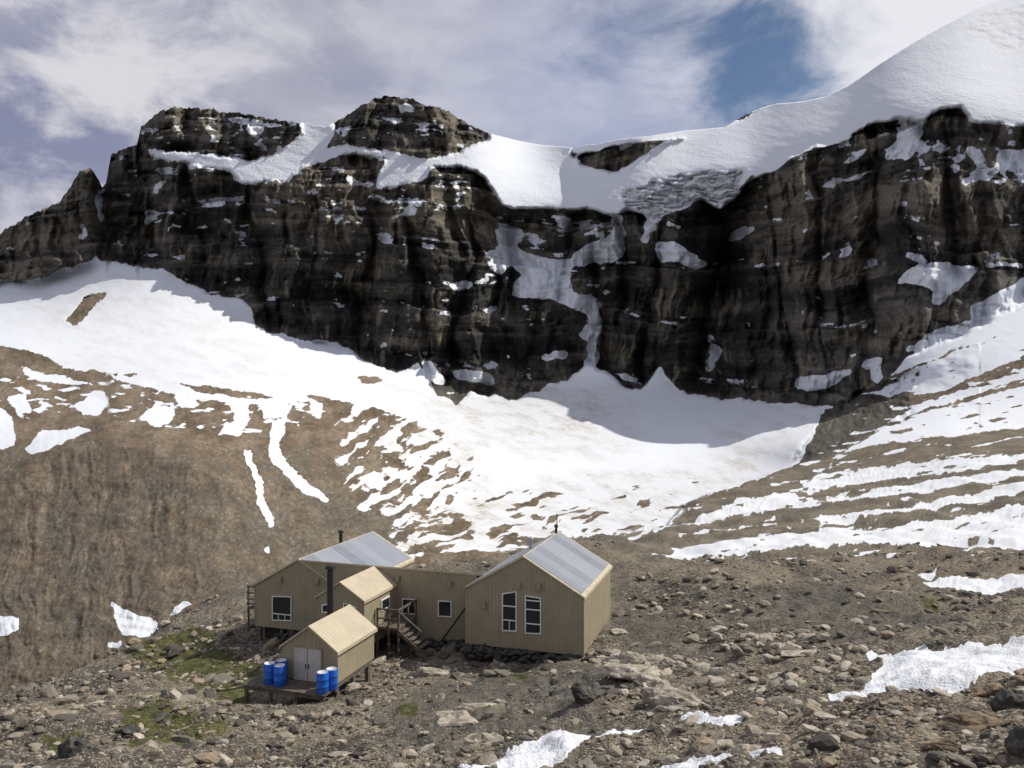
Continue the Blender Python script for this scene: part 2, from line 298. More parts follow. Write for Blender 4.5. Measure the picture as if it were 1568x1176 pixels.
mb=fbm(PX/45,PY/28,5,114,.6); mf=fbm(PX/6,PY/5,3,115)
mc=lerp(C(.13,.100,.070),C(.23,.185,.133),sstep(-.3,.3,mb))
mc=lerp(mc,C(.128,.113,.090),.8*mor*sstep(-.3,.35,rill*.3+.8*fbm(PX/80,PY/60,4,116)))
mc=mc*(1+.5*mf)[...,None]*(.75+.5*fin)[...,None]
spk=(rng.random(PX.shape)<.010+.016*np.clip(mb,0,1))
mc=np.where(spk[...,None],C(.34,.31,.26),mc)
nb1=fbm(X/7,Y/7,4,117); nb2=fbm(PX/38,PY/14,4,118)
ncA=lerp(C(.105,.093,.075),C(.26,.222,.162),sstep(-.3,.3,nb1+.5*nb2))
silt=PM([[(590,1075),(700,1040),(840,1010),(900,1010),(960,1060),(900,1150),(780,1130),(600,1150)],[(940,900),(1040,960),(1030,1010),(950,1000)],[(1050,930),(1300,900),(1500,950),(1300,990)]]).astype(float)
silt=gblur(silt,9,6)
ncA=lerp(ncA,C(.13,.121,.104),silt*.8)
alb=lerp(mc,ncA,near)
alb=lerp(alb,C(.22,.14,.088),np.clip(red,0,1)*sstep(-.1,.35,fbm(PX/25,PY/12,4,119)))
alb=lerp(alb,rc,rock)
fr=[];last=np.stack([X[0],Y[0],Z[0]],-1)
tgt=np.stack([X[0]*22,np.full(NC,-150.),np.full(NC,12.)],-1)
for k in range(14,0,-1):
    t=k/14; t=t*t; fr.append(last*(1-t)+tgt*t)
FRn=len(fr)
top=np.stack([X[-1],Y[-1],Z[-1]],-1); bk=[]
for k in range(1,9):
    q=top.copy(); f=1+.06*k
    q[:,0]*=f;q[:,1]*=f;q[:,2]-=6*k+9*k*k; bk.append(q)
V=np.concatenate([np.array(fr),np.stack([X,Y,Z],-1),np.array(bk)],0)
def ext(a): return np.concatenate([np.repeat(a[:1],FRn,0),a,np.repeat(a[-1:],8,0)],0)
ATT={k:ext(a) for k,a in dict(snow=snow,rock=rock,green=green,dirt=np.clip(dirt,0,1),near=near,silt=silt).items()}
ALB=ext(np.concatenate([alb,np.ones(PX.shape+(1,))],-1))
TR=V.shape[0]
idx=np.arange(TR*NC).reshape(TR,NC)
quads=np.stack([idx[:-1,:-1],idx[:-1,1:],idx[1:,1:],idx[1:,:-1]],-1)
lab=ext(np.where(above,1,0)); 
lab=np.where(ext(above&(PX>760)&(upS>.5)),2,lab)[:-1,:-1]
# ------------------------------------------------------------------ material helpers
class NT:
    def __init__(s,name):
        s.m=bpy.data.materials.new(name); s.m.use_nodes=True
        s.t=s.m.node_tree; s.n=s.t.nodes; s.l=s.t.links
        s.b=s.n['Principled BSDF']
    def set(s,inp,v):
        if isinstance(v,bpy.types.NodeSocket): s.l.new(v,inp)
        else:
            try: inp.default_value=v
            except Exception: inp.default_value=(v[0],v[1],v[2],1)
    def math(s,op,a,b=0.,c=None,cl=False):
        n=s.n.new('ShaderNodeMath');n.operation=op;n.use_clamp=cl
        s.set(n.inputs[0],a);s.set(n.inputs[1],b)
        if c is not None: s.set(n.inputs[2],c)
        return n.outputs[0]
    def vm(s,op,a,b):
        n=s.n.new('ShaderNodeVectorMath');n.operation=op
        s.set(n.inputs[0],a);s.set(n.inputs[1],b);return n.outputs[0]
    def mix(s,f,a,b,mode='MIX'):
        n=s.n.new('ShaderNodeMix');n.data_type='RGBA';n.blend_type=mode
        s.set(n.inputs[0],f)
        for i,x in ((6,a),(7,b)):
            if isinstance(x,bpy.types.NodeSocket): s.l.new(x,n.inputs[i])
            else: n.inputs[i].default_value=(x[0],x[1],x[2],1)
        return n.outputs[2]
    def noise(s,vec,scale,detail=4,rough=.5,dist=0):
        n=s.n.new('ShaderNodeTexNoise');s.l.new(vec,n.inputs['Vector'])
        n.inputs['Scale'].default_value=scale;n.inputs['Detail'].default_value=detail
        n.inputs['Roughness'].default_value=rough;n.inputs['Distortion'].default_value=dist
        return n.outputs['Fac']
    def ss(s,x,a,b):
        n=s.n.new('ShaderNodeMapRange');n.interpolation_type='SMOOTHSTEP'
        s.set(n.inputs['Value'],x);n.inputs['From Min'].default_value=a;n.inputs['From Max'].default_value=b
        return n.outputs['Result']
    def attr(s,name,out='Fac'):
        n=s.n.new('ShaderNodeAttribute');n.attribute_name=name;return n.outputs[out]
    def pos(s): return s.n.new('ShaderNodeNewGeometry').outputs['Position']
    def bump(s,h,dist,strength=1,normal=None):
        n=s.n.new('ShaderNodeBump');s.set(n.inputs['Height'],h);s.set(n.inputs['Distance'],dist);n.inputs['Strength'].default_value=strength
        return n.outputs[0]
# ------------------------------------------------------------------ terrain material
T=NT('terrain_rock_scree_snow'); P=T.pos()
aS,aR,aG,aD,aN,aSi=[T.attr(k) for k in ('snow','rock','green','dirt','near','silt')]
aA=T.attr('albedo','Color')
farf=T.math('SUBTRACT',1.,aN,cl=True)
nA=T.noise(P,.30,4,.62)
nB=T.noise(P,3.4,3,.65)
brk=T.math('ADD',T.math('MULTIPLY',T.math('SUBTRACT',nA,.5),.8),T.math('MULTIPLY',T.math('MULTIPLY',T.math('SUBTRACT',nB,.5),.6),aN))
sn=T.ss(T.math('ADD',aS,brk),.44,.56)
def vorc(scale):
    n=T.n.new('ShaderNodeTexVoronoi'); T.l.new(P,n.inputs['Vector']); n.inputs['Scale'].default_value=scale
    s=T.n.new('ShaderNodeSeparateColor');T.l.new(n.outputs['Color'],s.inputs[0]);return n.outputs['Distance'],s.outputs[0],s.outputs[1],s.outputs[2]
d1_,r1,g1_,b1_=vorc(12)
keep=T.math('MULTIPLY',aN,T.math('SUBTRACT',1.,T.math('MULTIPLY',aSi,.6)))
bc=T.mix(T.math('MULTIPLY',T.ss(nA,.35,.62),.40),aA,T.mix(1.,aA,(.45,.45,.45),'MULTIPLY'))
bc=T.mix(T.math('MULTIPLY',T.ss(nB,.62,.38),T.math('MULTIPLY',aN,.5)),bc,(.048,.043,.036))
bc=T.mix(T.math('MULTIPLY',T.ss(r1,.55,.95),T.math('MULTIPLY',keep,.75)),bc,(.36,.32,.25))
bc=T.mix(T.math('MULTIPLY',T.ss(g1_,.6,.9),T.math('MULTIPLY',keep,.5)),bc,(.058,.052,.045))
grass=T.mix(T.ss(nB,.35,.65),(.035,.042,.012),(.11,.11,.034))
gr=T.ss(T.math('ADD',aG,T.math('MULTIPLY',T.math('ADD',T.math('SUBTRACT',nA,.5),T.math('SUBTRACT',nB,.5)),1.3)),.38,.70)
bc=T.mix(T.math('MULTIPLY',gr,.85),bc,grass)
sc=T.mix(aD,(.71,.74,.785),(.47,.45,.405))
T.l.new(T.mix(sn,bc,sc),T.b.inputs['Base Color'])
T.b.inputs['Roughness'].default_value=.9
T.b.inputs['Specular IOR Level'].default_value=.1
hn=T.math('ADD',T.math('MULTIPLY',nB,.08),T.math('MULTIPLY',d1_,-.05))
hf=T.math('MULTIPLY',nA,T.math('MULTIPLY_ADD',aR,1.7,.45))
hh=T.math('ADD',T.math('MULTIPLY',hf,farf),T.math('MULTIPLY',hn,aN))
hmix=T.math('MULTIPLY',hh,T.math('MULTIPLY_ADD',sn,-.5,1.))
T.l.new(T.bump(hmix,1.,1.),T.b.inputs['Normal'])
def quick_mesh(name,verts,faces,mat,smooth=True,attrs=None,col=None):
    me=bpy.data.meshes.new(name)
    nv=len(verts);nf=len(faces);k=faces.shape[1]
    me.vertices.add(nv);me.vertices.foreach_set('co',np.ascontiguousarray(verts,dtype=np.float32).ravel())
    me.loops.add(nf*k);me.loops.foreach_set('vertex_index',np.ascontiguousarray(faces,dtype=np.int32).ravel())
    me.polygons.add(nf);me.polygons.foreach_set('loop_start',np.arange(0,nf*k,k,dtype=np.int32))
    me.polygons.foreach_set('loop_total',np.full(nf,k,dtype=np.int32))
    me.polygons.foreach_set('use_smooth',np.full(nf,smooth))
    me.update(calc_edges=True)
    if attrs:
        for a,vv in attrs.items():
            at=me.attributes.new(a,'FLOAT','POINT');at.data.foreach_set('value',vv.astype(np.float32).ravel())
    if col is not None:
        at=me.attributes.new('albedo','FLOAT_COLOR','POINT');at.data.foreach_set('color',col.astype(np.float32).ravel())
    me.materials.append(mat)
    ob=bpy.data.objects.new(name,me);scene.collection.objects.link(ob);return ob
Vf=V.reshape(-1,3); 
for L,nm in ((0,'ground'),(1,'mountain'),(2,'glacier')):
    q=quads[lab==L].reshape(-1,4)
    used=np.unique(q); rm=np.full(len(Vf),-1); rm[used]=np.arange(len(used))
    quick_mesh(nm,Vf[used],rm[q],T.m,True,{k:a.ravel()[used] for k,a in ATT.items()},ALB.reshape(-1,4)[used])
# ------------------------------------------------------------------ stones
def angular(nsub,planes,seed,rough=.0,lo=.5):
    r=np.random.default_rng(seed)
    bm=bmesh.new();bmesh.ops.create_icosphere(bm,subdivisions=nsub,radius=1)
    vs=np.array([v.co[:] for v in bm.verts]);fs=np.array([[v.index for v in f.verts] for f in bm.faces]);bm.free()
    n=r.normal(size=(planes,3));n/=np.linalg.norm(n,axis=1)[:,None];d=r.uniform(lo,.95,planes)
    dots=vs@n.T
    s=np.where(dots>.05,d/np.maximum(dots,.05),9).min(1); s=np.minimum(s,1.2)
    vs=vs*s[:,None]
    if rough: 
        for i in range(len(vs)):
            p=Vector(vs[i]*2.2+seed*3.1); vs[i]*=1+rough*(mnoise.fractal(p,.7,2.2,6))
    return vs,fs
templ=[angular(2,9,i) for i in range(8)]
nearw=((near>.9)&(snow<.35)&(PY<1270)&(PY>826)).astype(float)
nearw*=(.15+1.2*np.clip(.5+2.8*fbm(PX/90,PY/35,3,101),0,1.4))*(1-.7*silt)
nearw*=np.interp(PY,[826,900,1000,1270],[.5,.8,1.1,1.2])*(PX>-60)*(PX<1640)
g18=np.array([math.cos(math.radians(18)),-math.sin(math.radians(18))]);a18=np.array([math.sin(math.radians(18)),math.cos(math.radians(18))])
U_=X*g18[0]+Y*g18[1];V_=X*a18[0]+Y*a18[1]
hutm=((U_>-31.5)&(U_<-9.3)&(V_>42.3)&(V_<53))|((U_>-16.2)&(U_<-9.3)&(V_>41))|((U_>-24.3)&(U_<-21)&(V_>38.7)&(V_<43))|((U_>-23.5)&(U_<-19)&(V_>31.3)&(V_<36.3))
nearw[hutm]=0
pr=(nearw/nearw.sum()).ravel()
NS=18000
ch=rng.choice(pr.size,NS,p=pr)
pos=np.stack([X.ravel()[ch],Y.ravel()[ch],Z.ravel()[ch]],-1)
size=np.exp(rng.normal(0,.68,NS))*.060*(pos[:,1]/35)**.75
size=np.clip(size,.015,.6)
NF=900
uu=rng.uniform(-29,-9.6,NF);vv=np.where(uu>-16,40.9,42.5)+rng.normal(0,.22,NF)
zz=np.where(uu>-16,-14.55,-15.2)+rng.uniform(-.35,.25,NF)
zz+=np.interp(uu,[-29,-24,-16.1,-16,-12,-9.6],[-.5,0,.1,-.1,-.05,-.1])
fp=np.stack([uu*g18[0]+vv*a18[0],uu*g18[1]+vv*a18[1],zz],-1)
# pale slabs strewn over the knoll
NP=420
pw=nearw*(.3+1.5*reg([(880,880),(1350,870),(1450,1050),(1150,1120),(900,1060)],30)); pw/=pw.sum()
cp=rng.choice(pw.size,NP,p=pw.ravel())
pp=np.stack([X.ravel()[cp],Y.ravel()[cp],Z.ravel()[cp]],-1)
pos=np.concatenate([pos,fp,pp]);size=np.concatenate([size,rng.uniform(.12,.26,NF),rng.uniform(.10,.36,NP)*(pp[:,1]/35)**.5])
NT_=len(pos);tp=rng.integers(0,8,NT_);ang=rng.uniform(0,6.28,NT_)
tone=rng.uniform(0,1,NT_);tone[NS:NS+NF]=.02+.1*rng.random(NF);tone[NS+NF:]=np.where(rng.random(NP)<.7,.94+.06*rng.random(NP),.7)
AV=[];AF=[];AT=[];off=0
for k in range(8):
    s=np.where(tp==k)[0];vs,fs=templ[k]
    sc3=np.stack([size[s]*rng.uniform(.8,1.5,len(s)),size[s]*rng.uniform(.7,1.1,len(s)),size[s]*rng.uniform(.3,.75,len(s))],-1)
    w=vs[None]*sc3[:,None]
    c,sn_=np.cos(ang[s])[:,None],np.sin(ang[s])[:,None]
    x=w[...,0]*c-w[...,1]*sn_;y=w[...,0]*sn_+w[...,1]*c
    w=np.stack([x,y,w[...,2]+x*rng.uniform(-.4,.4,(len(s),1))],-1)+pos[s][:,None]+np.array([0,0,.1])*size[s][:,None,None]
    n=len(vs)
    AV.append(w.reshape(-1,3));AF.append((fs[None]+(np.arange(len(s))*n)[:,None,None]).reshape(-1,3)+off);off+=len(s)*n
    AT.append(np.repeat(tone[s],n))
def stone_mat(name,useattr=True,cols=None):
    M=NT(name);Pp=M.pos()
    n=M.noise(Pp,6,4,.7)
    if useattr:
        r=M.n.new('ShaderNodeValToRGB');M.l.new(M.attr('tone'),r.inputs[0]);cr=r.color_ramp
        cr.elements[0].position=0;cr.elements[0].color=(.05,.047,.042,1)
        cr.elements[1].position=1;cr.elements[1].color=(.52,.46,.37,1)
        for p_,c_ in ((.25,(.13,.118,.10,1)),(.5,(.23,.205,.165,1)),(.7,(.32,.28,.215,1)),(.86,(.32,.245,.165,1)),(.93,(.42,.38,.31,1))):
            e=cr.elements.new(p_);e.color=c_
        cb=r.outputs[0]
    else:
        n2=M.noise(Pp,1.8,6,.7)
        cb=M.mix(M.ss(n2,.40,.60),cols[0],cols[1])
    cc=M.mix(M.ss(n,.3,.7),M.mix(.45,cb,(.05,.045,.04)),cb)
    M.l.new(cc,M.b.inputs['Base Color']);M.b.inputs['Roughness'].default_value=.92
    M.b.inputs['Specular IOR Level'].default_value=.2
    M.l.new(M.bump(n,.06,.8),M.b.inputs['Normal']);return M.m
quick_mesh('scree_stones',np.concatenate(AV),np.concatenate(AF),stone_mat('loose_stone'),False,{'tone':np.concatenate(AT)})
def gnd(pxx,pyy):
    j=int(np.argmin(abs(px-pxx)));i=int(np.argmin(abs(PY[:,j]-pyy)));return np.array([X[i,j],Y[i,j],Z[i,j]])
tanm=stone_mat('boulder_tan',False,((.30,.265,.21),(.56,.50,.40)));drk=stone_mat('boulder_dark',False,((.05,.048,.044),(.15,.14,.12)));org=stone_mat('boulder_orange',False,((.12,.095,.065),(.30,.22,.14)))
BO=[(658,1032,20,1.6,.6,.2,tanm),(645,1024,12,1.3,.8,0,tanm),(700,1112,38,1.3,.8,.3,tanm),(742,1150,30,1.3,.7,.9,tanm),(728,1092,24,1.7,.5,-.2,tanm),
(965,1024,28,1.6,.55,-.6,tanm),(985,1040,34,1.7,.5,-.7,tanm),(1008,1058,30,1.6,.55,-.6,tanm),(1026,1082,30,1.5,.6,-.6,tanm),(1045,1100,22,1.5,.5,-.5,tanm),(950,1012,20,1.7,.4,-.5,tanm),(1000,1022,18,1.6,.5,-.3,tanm),
(1230,1010,28,1.9,.35,.2,tanm),(1195,996,17,1.6,.5,.2,tanm),(1205,1065,15,1.2,.8,.1,drk),(112,1165,38,1.1,1.1,.2,drk),(200,1126,14,1.3,.7,.5,drk),(900,1092,28,1.2,.8,.3,drk),(870,1062,20,1.4,.6,.3,drk),(925,1070,18,1.4,.7,.3,drk),
(1500,1140,38,1.5,.6,.2,org),(1548,1100,36,1.3,.9,.7,drk),(1440,1170,24,1.4,.6,.0,org),(1562,1168,36,1.2,.9,1.2,drk),(1520,1080,20,1.4,.7,.3,org),(1345,937,12,1.4,.6,0,org),(1145,1172,18,1.4,.6,.3,tanm),(285,1150,13,1.2,.7,0,drk),(520,1172,20,1.5,.5,.4,tanm),(1100,968,14,1.7,.4,.2,tanm),(1330,1110,14,1.4,.6,.1,org),(1140,965,10,1.5,.6,0,tanm),(1040,912,9,1.4,.7,0,tanm),(945,975,12,1.5,.5,.2,tanm),(1255,985,10,1.5,.5,.2,drk),(1480,920,12,1.6,.4,.1,drk)]
for i,(a,b,s,sx,sz,rot,mm) in enumerate(BO):
    g=gnd(a,b);r=s*g[1]/F
    vs,fs=angular(4,14,50+i,.20,.42)
    vs=vs*np.array([r*sx,r*.9,r*sz])
    c,q=math.cos(rot),math.sin(rot)
    vs=np.stack([vs[:,0]*c-vs[:,1]*q,vs[:,0]*q+vs[:,1]*c,vs[:,2]],-1)
    ob=quick_mesh('boulder',vs,fs,mm,False);ob.location=(g[0],g[1],g[2]+r*sz*.25)
# ------------------------------------------------------------------ hut
TH=math.radians(18)
def simple(name,c,rough=.6,metal=0,nz=.15,nscale=3):
    M=NT(name);Pp=M.pos();n=M.noise(Pp,nscale,4,.6)
    M.l.new(M.mix(M.ss(n,.3,.7),[x*(1-nz) for x in c],[min(1,x*(1+nz)) for x in c]),M.b.inputs['Base Color'])
    M.b.inputs['Roughness'].default_value=rough;M.b.inputs['Metallic'].default_value=metal;return M.m
def ribbed(name,c,pitch,mode,rough=.55,metal=0.,spec=.3,panel=None,con=.3):
    M=NT(name);tc=M.n.new('ShaderNodeTexCoord').outputs['Object']
    sp=M.n.new('ShaderNodeSeparateXYZ');M.l.new(tc,sp.inputs[0])
    co=M.math('ADD',sp.outputs[0],sp.outputs[1]) if mode=='xy' else sp.outputs[1]
    fr=M.math('FRACT',M.math('DIVIDE',co,pitch))
    tri=M.math('ABSOLUTE',M.math('SUBTRACT',fr,.5))
    h=M.ss(tri,.28,.44)
    n=M.noise(tc,1.2,4,.6);
    mp=M.vm('MULTIPLY',tc,(3,3,.25));st=M.noise(mp,1.5,4,.6)
    cb=M.mix(M.ss(n,.3,.7),[x*.9 for x in c],[x*1.06 for x in c])
    cb=M.mix(M.math('MULTIPLY',M.ss(st,.5,.8),.3),cb,[x*.6 for x in c])
    if panel:
        fl=M.math('FLOOR',M.math('DIVIDE',co,panel[1]))
        wn=M.n.new('ShaderNodeTexWhiteNoise');wn.noise_dimensions='1D';M.l.new(fl,wn.inputs['W'])
        cb=M.mix(M.math('MULTIPLY',wn.outputs['Value'],.6),cb,panel[0])
    cb=M.mix(M.math('MULTIPLY',h,con),cb,[x*.55 for x in c])
    M.l.new(cb,M.b.inputs['Base Color']);M.b.inputs['Roughness'].default_value=rough;M.b.inputs['Metallic'].default_value=metal
    M.b.inputs['Specular IOR Level'].default_value=spec
    M.l.new(M.bump(h,.012,.5),M.b.inputs['Normal']);return M.m
siding=ribbed('khaki_metal_siding',(.33,.285,.195),.20,'xy',con=.30)
rooftan=ribbed('khaki_metal_roof',(.50,.43,.31),.26,'y',con=.25)
roofgrey=ribbed('galvanised_roof',(.24,.26,.30),.45,'y',.42,.35,.5,((.42,.44,.49),1.1),.2)
trim=simple('khaki_trim',(.47,.41,.29),.6);white=simple('white_frame',(.78,.78,.76),.5,0,.04)
glass=NT('window_glass');glass.b.inputs['Base Color'].default_value=(.02,.023,.028,1);glass.b.inputs['Roughness'].default_value=.12;glass=glass.m
wood=simple('weathered_wood',(.11,.09,.07),.85,0,.4,5);black=simple('black_pipe',(.015,.015,.016),.5);galv=simple('galvanised_pipe',(.42,.42,.43),.4,.6)
doorm=simple('grey_door',(.50,.48,.44),.6,0,.08);dark=simple('dark_gap_shade',(.03,.028,.025),.9)  # last one: near-black colour standing in for shade in gaps
def empty(name,u,vv,z):
    e=bpy.data.objects.new(name,None);scene.collection.objects.link(e)
    e.location=(u*g18[0]+vv*a18[0],u*g18[1]+vv*a18[1],z);e.rotation_euler=(0,0,-TH);e['o']=(u,vv,z);return e
hut=empty('alpine_hut',-20,42,-15);shed=empty('storage_shed',-20.6,34,-14)
CUR=hut
def obj(name,vs,fs,mat,bev=0):
    o=CUR['o'];me=bpy.data.meshes.new(name)
    me.from_pydata([(a-o[0],b-o[1],c-o[2]) for a,b,c in vs],[],fs);me.materials.append(mat)
    bm=bmesh.new();bm.from_mesh(me);bmesh.ops.recalc_face_normals(bm,faces=bm.faces)
    if bev: bmesh.ops.bevel(bm,geom=bm.edges[:],offset=bev,segments=1,affect='EDGES')
    bm.to_mesh(me);bm.free()
    ob=bpy.data.objects.new(name,me);scene.collection.objects.link(ob);ob.parent=CUR;return ob
def box(name,u0,u1,v0,v1,z0,z1,mat,bev=0):
    vs=[(u,w,z) for z in(z0,z1) for w in(v0,v1) for u in(u0,u1)]
    return obj(name,vs,[(0,1,3,2),(4,5,7,6),(0,1,5,4),(2,3,7,6),(0,2,6,4),(1,3,7,5)],mat,bev)
def prism_v(name,poly,v0,v1,mat,bev=0):
    n=len(poly);vs=[(u,v0,z) for u,z in poly]+[(u,v1,z) for u,z in poly]
    return obj(name,vs,[tuple(range(n)),tuple(range(n,2*n))]+[(i,(i+1)%n,n+(i+1)%n,n+i) for i in range(n)],mat,bev)
def prism_u(name,poly,u0,u1,mat):
    n=len(poly);vs=[(u0,w,z) for w,z in poly]+[(u1,w,z) for w,z in poly]
    return obj(name,vs,[tuple(range(n)),tuple(range(n,2*n))]+[(i,(i+1)%n,n+(i+1)%n,n+i) for i in range(n)],mat)
def gable(tag,u0,u1,v0,v1,zb,ze,zr,rmat,oh=.15,tmat=None,inset=None):
    um=(u0+u1)/2
    prism_v(tag+'_walls',[(u0,zb),(u1,zb),(u1,ze),(um,zr),(u0,ze)],v0,v1,siding)
    t=.10
    for s,ue in ((-1,u0),(1,u1)):
        sl=(zr-ze)/abs(um-ue); uo=ue+s*oh; zo=ze-sl*oh
        prism_v(tag+'_roof_slab',[(um,zr+.01),(uo,zo+.01),(uo,zo+t),(um,zr+t)],v0-oh,v1+oh,tmat or rmat)
        if inset:
            k=inset/abs(uo-um);
            def at(f,dz): return (um+(uo-um)*f,zr+(zo-zr)*f+dz)
            prism_v(tag+'_roof_sheet',[at(.02,t+.001),at(1-k,t+.001),at(1-k,t+.03),at(.02,t+.03)],v0-oh+inset,v1+oh-inset,rmat)
        prism_v(tag+'_eave_flashing',[(uo-.02*s,zo-.06),(uo+.012*s,zo-.06),(uo+.012*s,zo+.05),(uo-.02*s,zo+.05)],v0-oh-.01,v1+oh+.01,trim)
def ray(pxx,pyy): return ((pxx-CX)/F,-(pyy-CY)/F)
def onv(pxx,pyy,vv):
    dx,dz=ray(pxx,pyy);t=vv/(a18[0]*dx+a18[1]);return (t*(g18[0]*dx+g18[1]),t*dz)
def onu(pxx,pyy,u):
    dx,dz=ray(pxx,pyy);t=u/(g18[0]*dx+g18[1]);return (t*(a18[0]*dx+a18[1]),t*dz)
def window_v(tag,pts,vv,bars=(),fw=.06):
    prism_v(tag+'_glass',pts,vv-.02,vv+.02,glass)
    c=(sum(p[0] for p in pts)/4,sum(p[1] for p in pts)/4)
    for i in range(4):
        a,b=pts[i],pts[(i+1)%4]
        def inn(p):
            return (p[0]+(c[0]-p[0])/abs(c[0]-p[0])*fw,p[1]+(c[1]-p[1])/abs(c[1]-p[1])*fw)
        prism_v(tag+'_frame',[a,b,inn(b),inn(a)],vv-.06,vv-.021,white)
    u0,u1=pts[0][0],pts[1][0];z0=pts[0][1];z1=pts[2][1]
    for k,t in bars:
        if k=='h': z=z0+(z1-z0)*t;prism_v(tag+'_bar',[(u0+fw,z-.03),(u1-fw,z-.03),(u1-fw,z+.03),(u0+fw,z+.03)],vv-.05,vv-.022,white)
        else: u=u0+(u1-u0)*t;prism_v(tag+'_bar',[(u-.02,z0+fw),(u+.02,z0+fw),(u+.02,z0+(z1-z0)*(.28)),(u-.02,z0+(z1-z0)*.28)],vv-.049,vv-.0215,white)
HV=41.1
gable('hall',-16.01,-9.41,HV,48.6,-14.35,-11.26,-9.37,roofgrey,.10,trim,.20)
def W(p4,vv,tag,bars=()): window_v(tag,[onv(a,b,vv) for a,b in p4],vv,bars)
W([(769,966),(791.5,967),(791.5,905),(769,908)],HV,'hall_window',(('h',.28),('h',.62),('v',.5)))
W([(804,970),(829,971),(829,915),(804,911)],HV,'hall_window',(('h',.28),('h',.66),('h',.9)))
for a,b in ((795,896),(826,898),(742,926)):
    u,z=onv(a,b,HV);box('wall_lamp',u-.11,u+.11,HV-.2,HV-.001,z-.16,z+.16,siding,.02)
FV=42.8
gable('west_wing',-30.96,-24.56,FV+.01,52.4,-15.25,-12.7,-10.9,roofgrey,.10,trim,.20)
prism_u('link_walls',[(FV,-14.95),(45.3,-14.95),(45.3,-12.1),(FV,-10.97)],-27.72,-16.03,siding)
prism_u('link_roof',[(FV-.06,-10.95),(45.4,-12.1),(45.4,-12.0),(FV-.06,-10.85)],-27.76,-15.6,rooftan)
W([(417,950),(447,951),(447,913),(417,912)],FV,'wing_window',(('h',.28),('v',.33),('v',.66)))
W([(616,940),(637,941),(637,917),(616,916)],FV,'link_window')
W([(671,944),(692,945),(692,920),(671,919)],FV,'link_window')
for a,b in ((430,887),(487,890),(610,886),(690,893)):
    u,z=onv(a,b,FV);box('wall_lamp',u-.12,u+.12,FV-.2,FV-.001,z-.15,z+.15,siding,.02)
BV=38.83
gable('porch',-24.0,-21.12,BV,FV-.002,-14.5,-11.85,-10.97,rooftan,.10)
W([(493,938),(510,938),(510,922),(493,926)],BV,'porch_window')
W([(526,942),(546,943),(546,929),(526,922)],BV,'porch_window')
def side_rect(tag,p0,p1,u,m,d=.03,fr=True):
    (va,za),(vb,zb)=onu(p0[0],p0[1],u),onu(p1[0],p1[1],u)
    v0,v1=min(va,vb),max(va,vb);z0,z1=min(za,zb),max(za,zb)
    box(tag,u+.001,u+d,v0,v1,z0,z1,m)
    if fr:
        for q in ((v0-.07,v0,z0-.07,z1+.07),(v1,v1+.07,z0-.07,z1+.07),(v0,v1,z0-.07,z0),(v0,v1,z1,z1+.07)):
            box(tag+'_frame',u+.001,u+.055,*q,white)
side_rect('porch_side_window',(584,934),(595,914),-21.12,glass)
for u,w,z0,z1 in ((-9.41,HV,-14.3,-11.3),(-16.01,HV,-14.3,-11.3),(-21.12,BV,-14.45,-11.9),(-24.0,BV,-14.45,-11.9),(-30.96,FV,-15.2,-12.75)):
    box('corner_trim',u-.05,u+.05,w-.02,w+.05,z0,z1,siding)
def pipe(tag,u,w,z0,z1,r,m,cap=True):
    n=20;vs=[];
    prof=[(r,z0),(r,z1)]+([(r*.6,z1),(r*.6,z1+.08),(r*1.6,z1+.08),(r*1.5,z1+.22),(r*.3,z1+.3)] if cap else [])
    for rr,z in prof: vs+=[(u+rr*math.cos(t*2*math.pi/n),w+rr*math.sin(t*2*math.pi/n),z) for t in range(n)]
    fs=[(k*n+i,k*n+(i+1)%n,(k+1)*n+(i+1)%n,(k+1)*n+i) for k in range(len(prof)-1) for i in range(n)]+[tuple(range(n)),tuple((len(prof)-1)*n+i for i in range(n))]
    return obj(tag,vs,fs,m)
pipe('chimney',-28.2,48.6,-11.9,-10.35,.12,black)
pipe('chimney',-13.4,44.8,-10.3,-9.25,.12,galv)
pipe('mast',-12.71,48.2,-9.6,-8.1,.03,black,False)
pipe('mast_vent',-12.71,48.0,-9.5,-9.0,.08,black)
box('landing',-21.1,-19.7,40.2,42.6,-13.75,-13.6,wood)
for i in range(5): box('step',-19.7+.02+i*.28,-19.7+.30+i*.28,40.2,41.3,-13.85-.18*i,-13.78-.18*i,wood)
for u,w in ((-21.0,40.2),(-20.3,40.2),(-19.7,40.2),(-19.7,41.4),(-19.7,42.5)):
    box('landing_post',u-.05,u+.05,w-.05,w+.05,-15.4,-12.6,wood)
box('landing_rail',-21.05,-19.65,40.15,40.24,-12.65,-12.56,wood);box('landing_rail',-19.75,-19.66,40.25,42.5,-12.65,-12.56,wood);box('landing_rail',-21.05,-19.65,40.15,40.24,-13.15,-13.08,wood)
prism_v('stair_stringer',[(-19.7,-13.65),(-18.2,-14.75),(-18.2,-14.95),(-19.7,-13.9)],40.12,40.19,wood)
prism_v('stair_rail',[(-19.7,-12.6),(-18.3,-13.6),(-18.3,-13.7),(-19.7,-12.7)],40.12,40.19,wood)
box('west_deck',-32.7,-31.0,44.4,47.2,-14.75,-14.62,wood)
for u in (-32.65,-31.8,-31.05):
    for w in (44.45,47.1): box('deck_post',u-.05,u+.05,w-.05,w+.05,-16.9,-13.2,wood)
for z in (-13.3,-13.7,-14.1,-14.4):
    box('deck_rail',-32.72,-31.0,44.38,44.44,z-.05,z+.05,wood);box('deck_rail',-32.76,-32.70,44.4,47.2,z-.05,z+.05,wood)
pa=onv(672,985,42.3);pb=onv(712,930,42.3);prism_v('drain_pipe',[pa,(pa[0]+.12,pa[1]),(pb[0]+.12,pb[1]),pb],42.25,42.35,black)
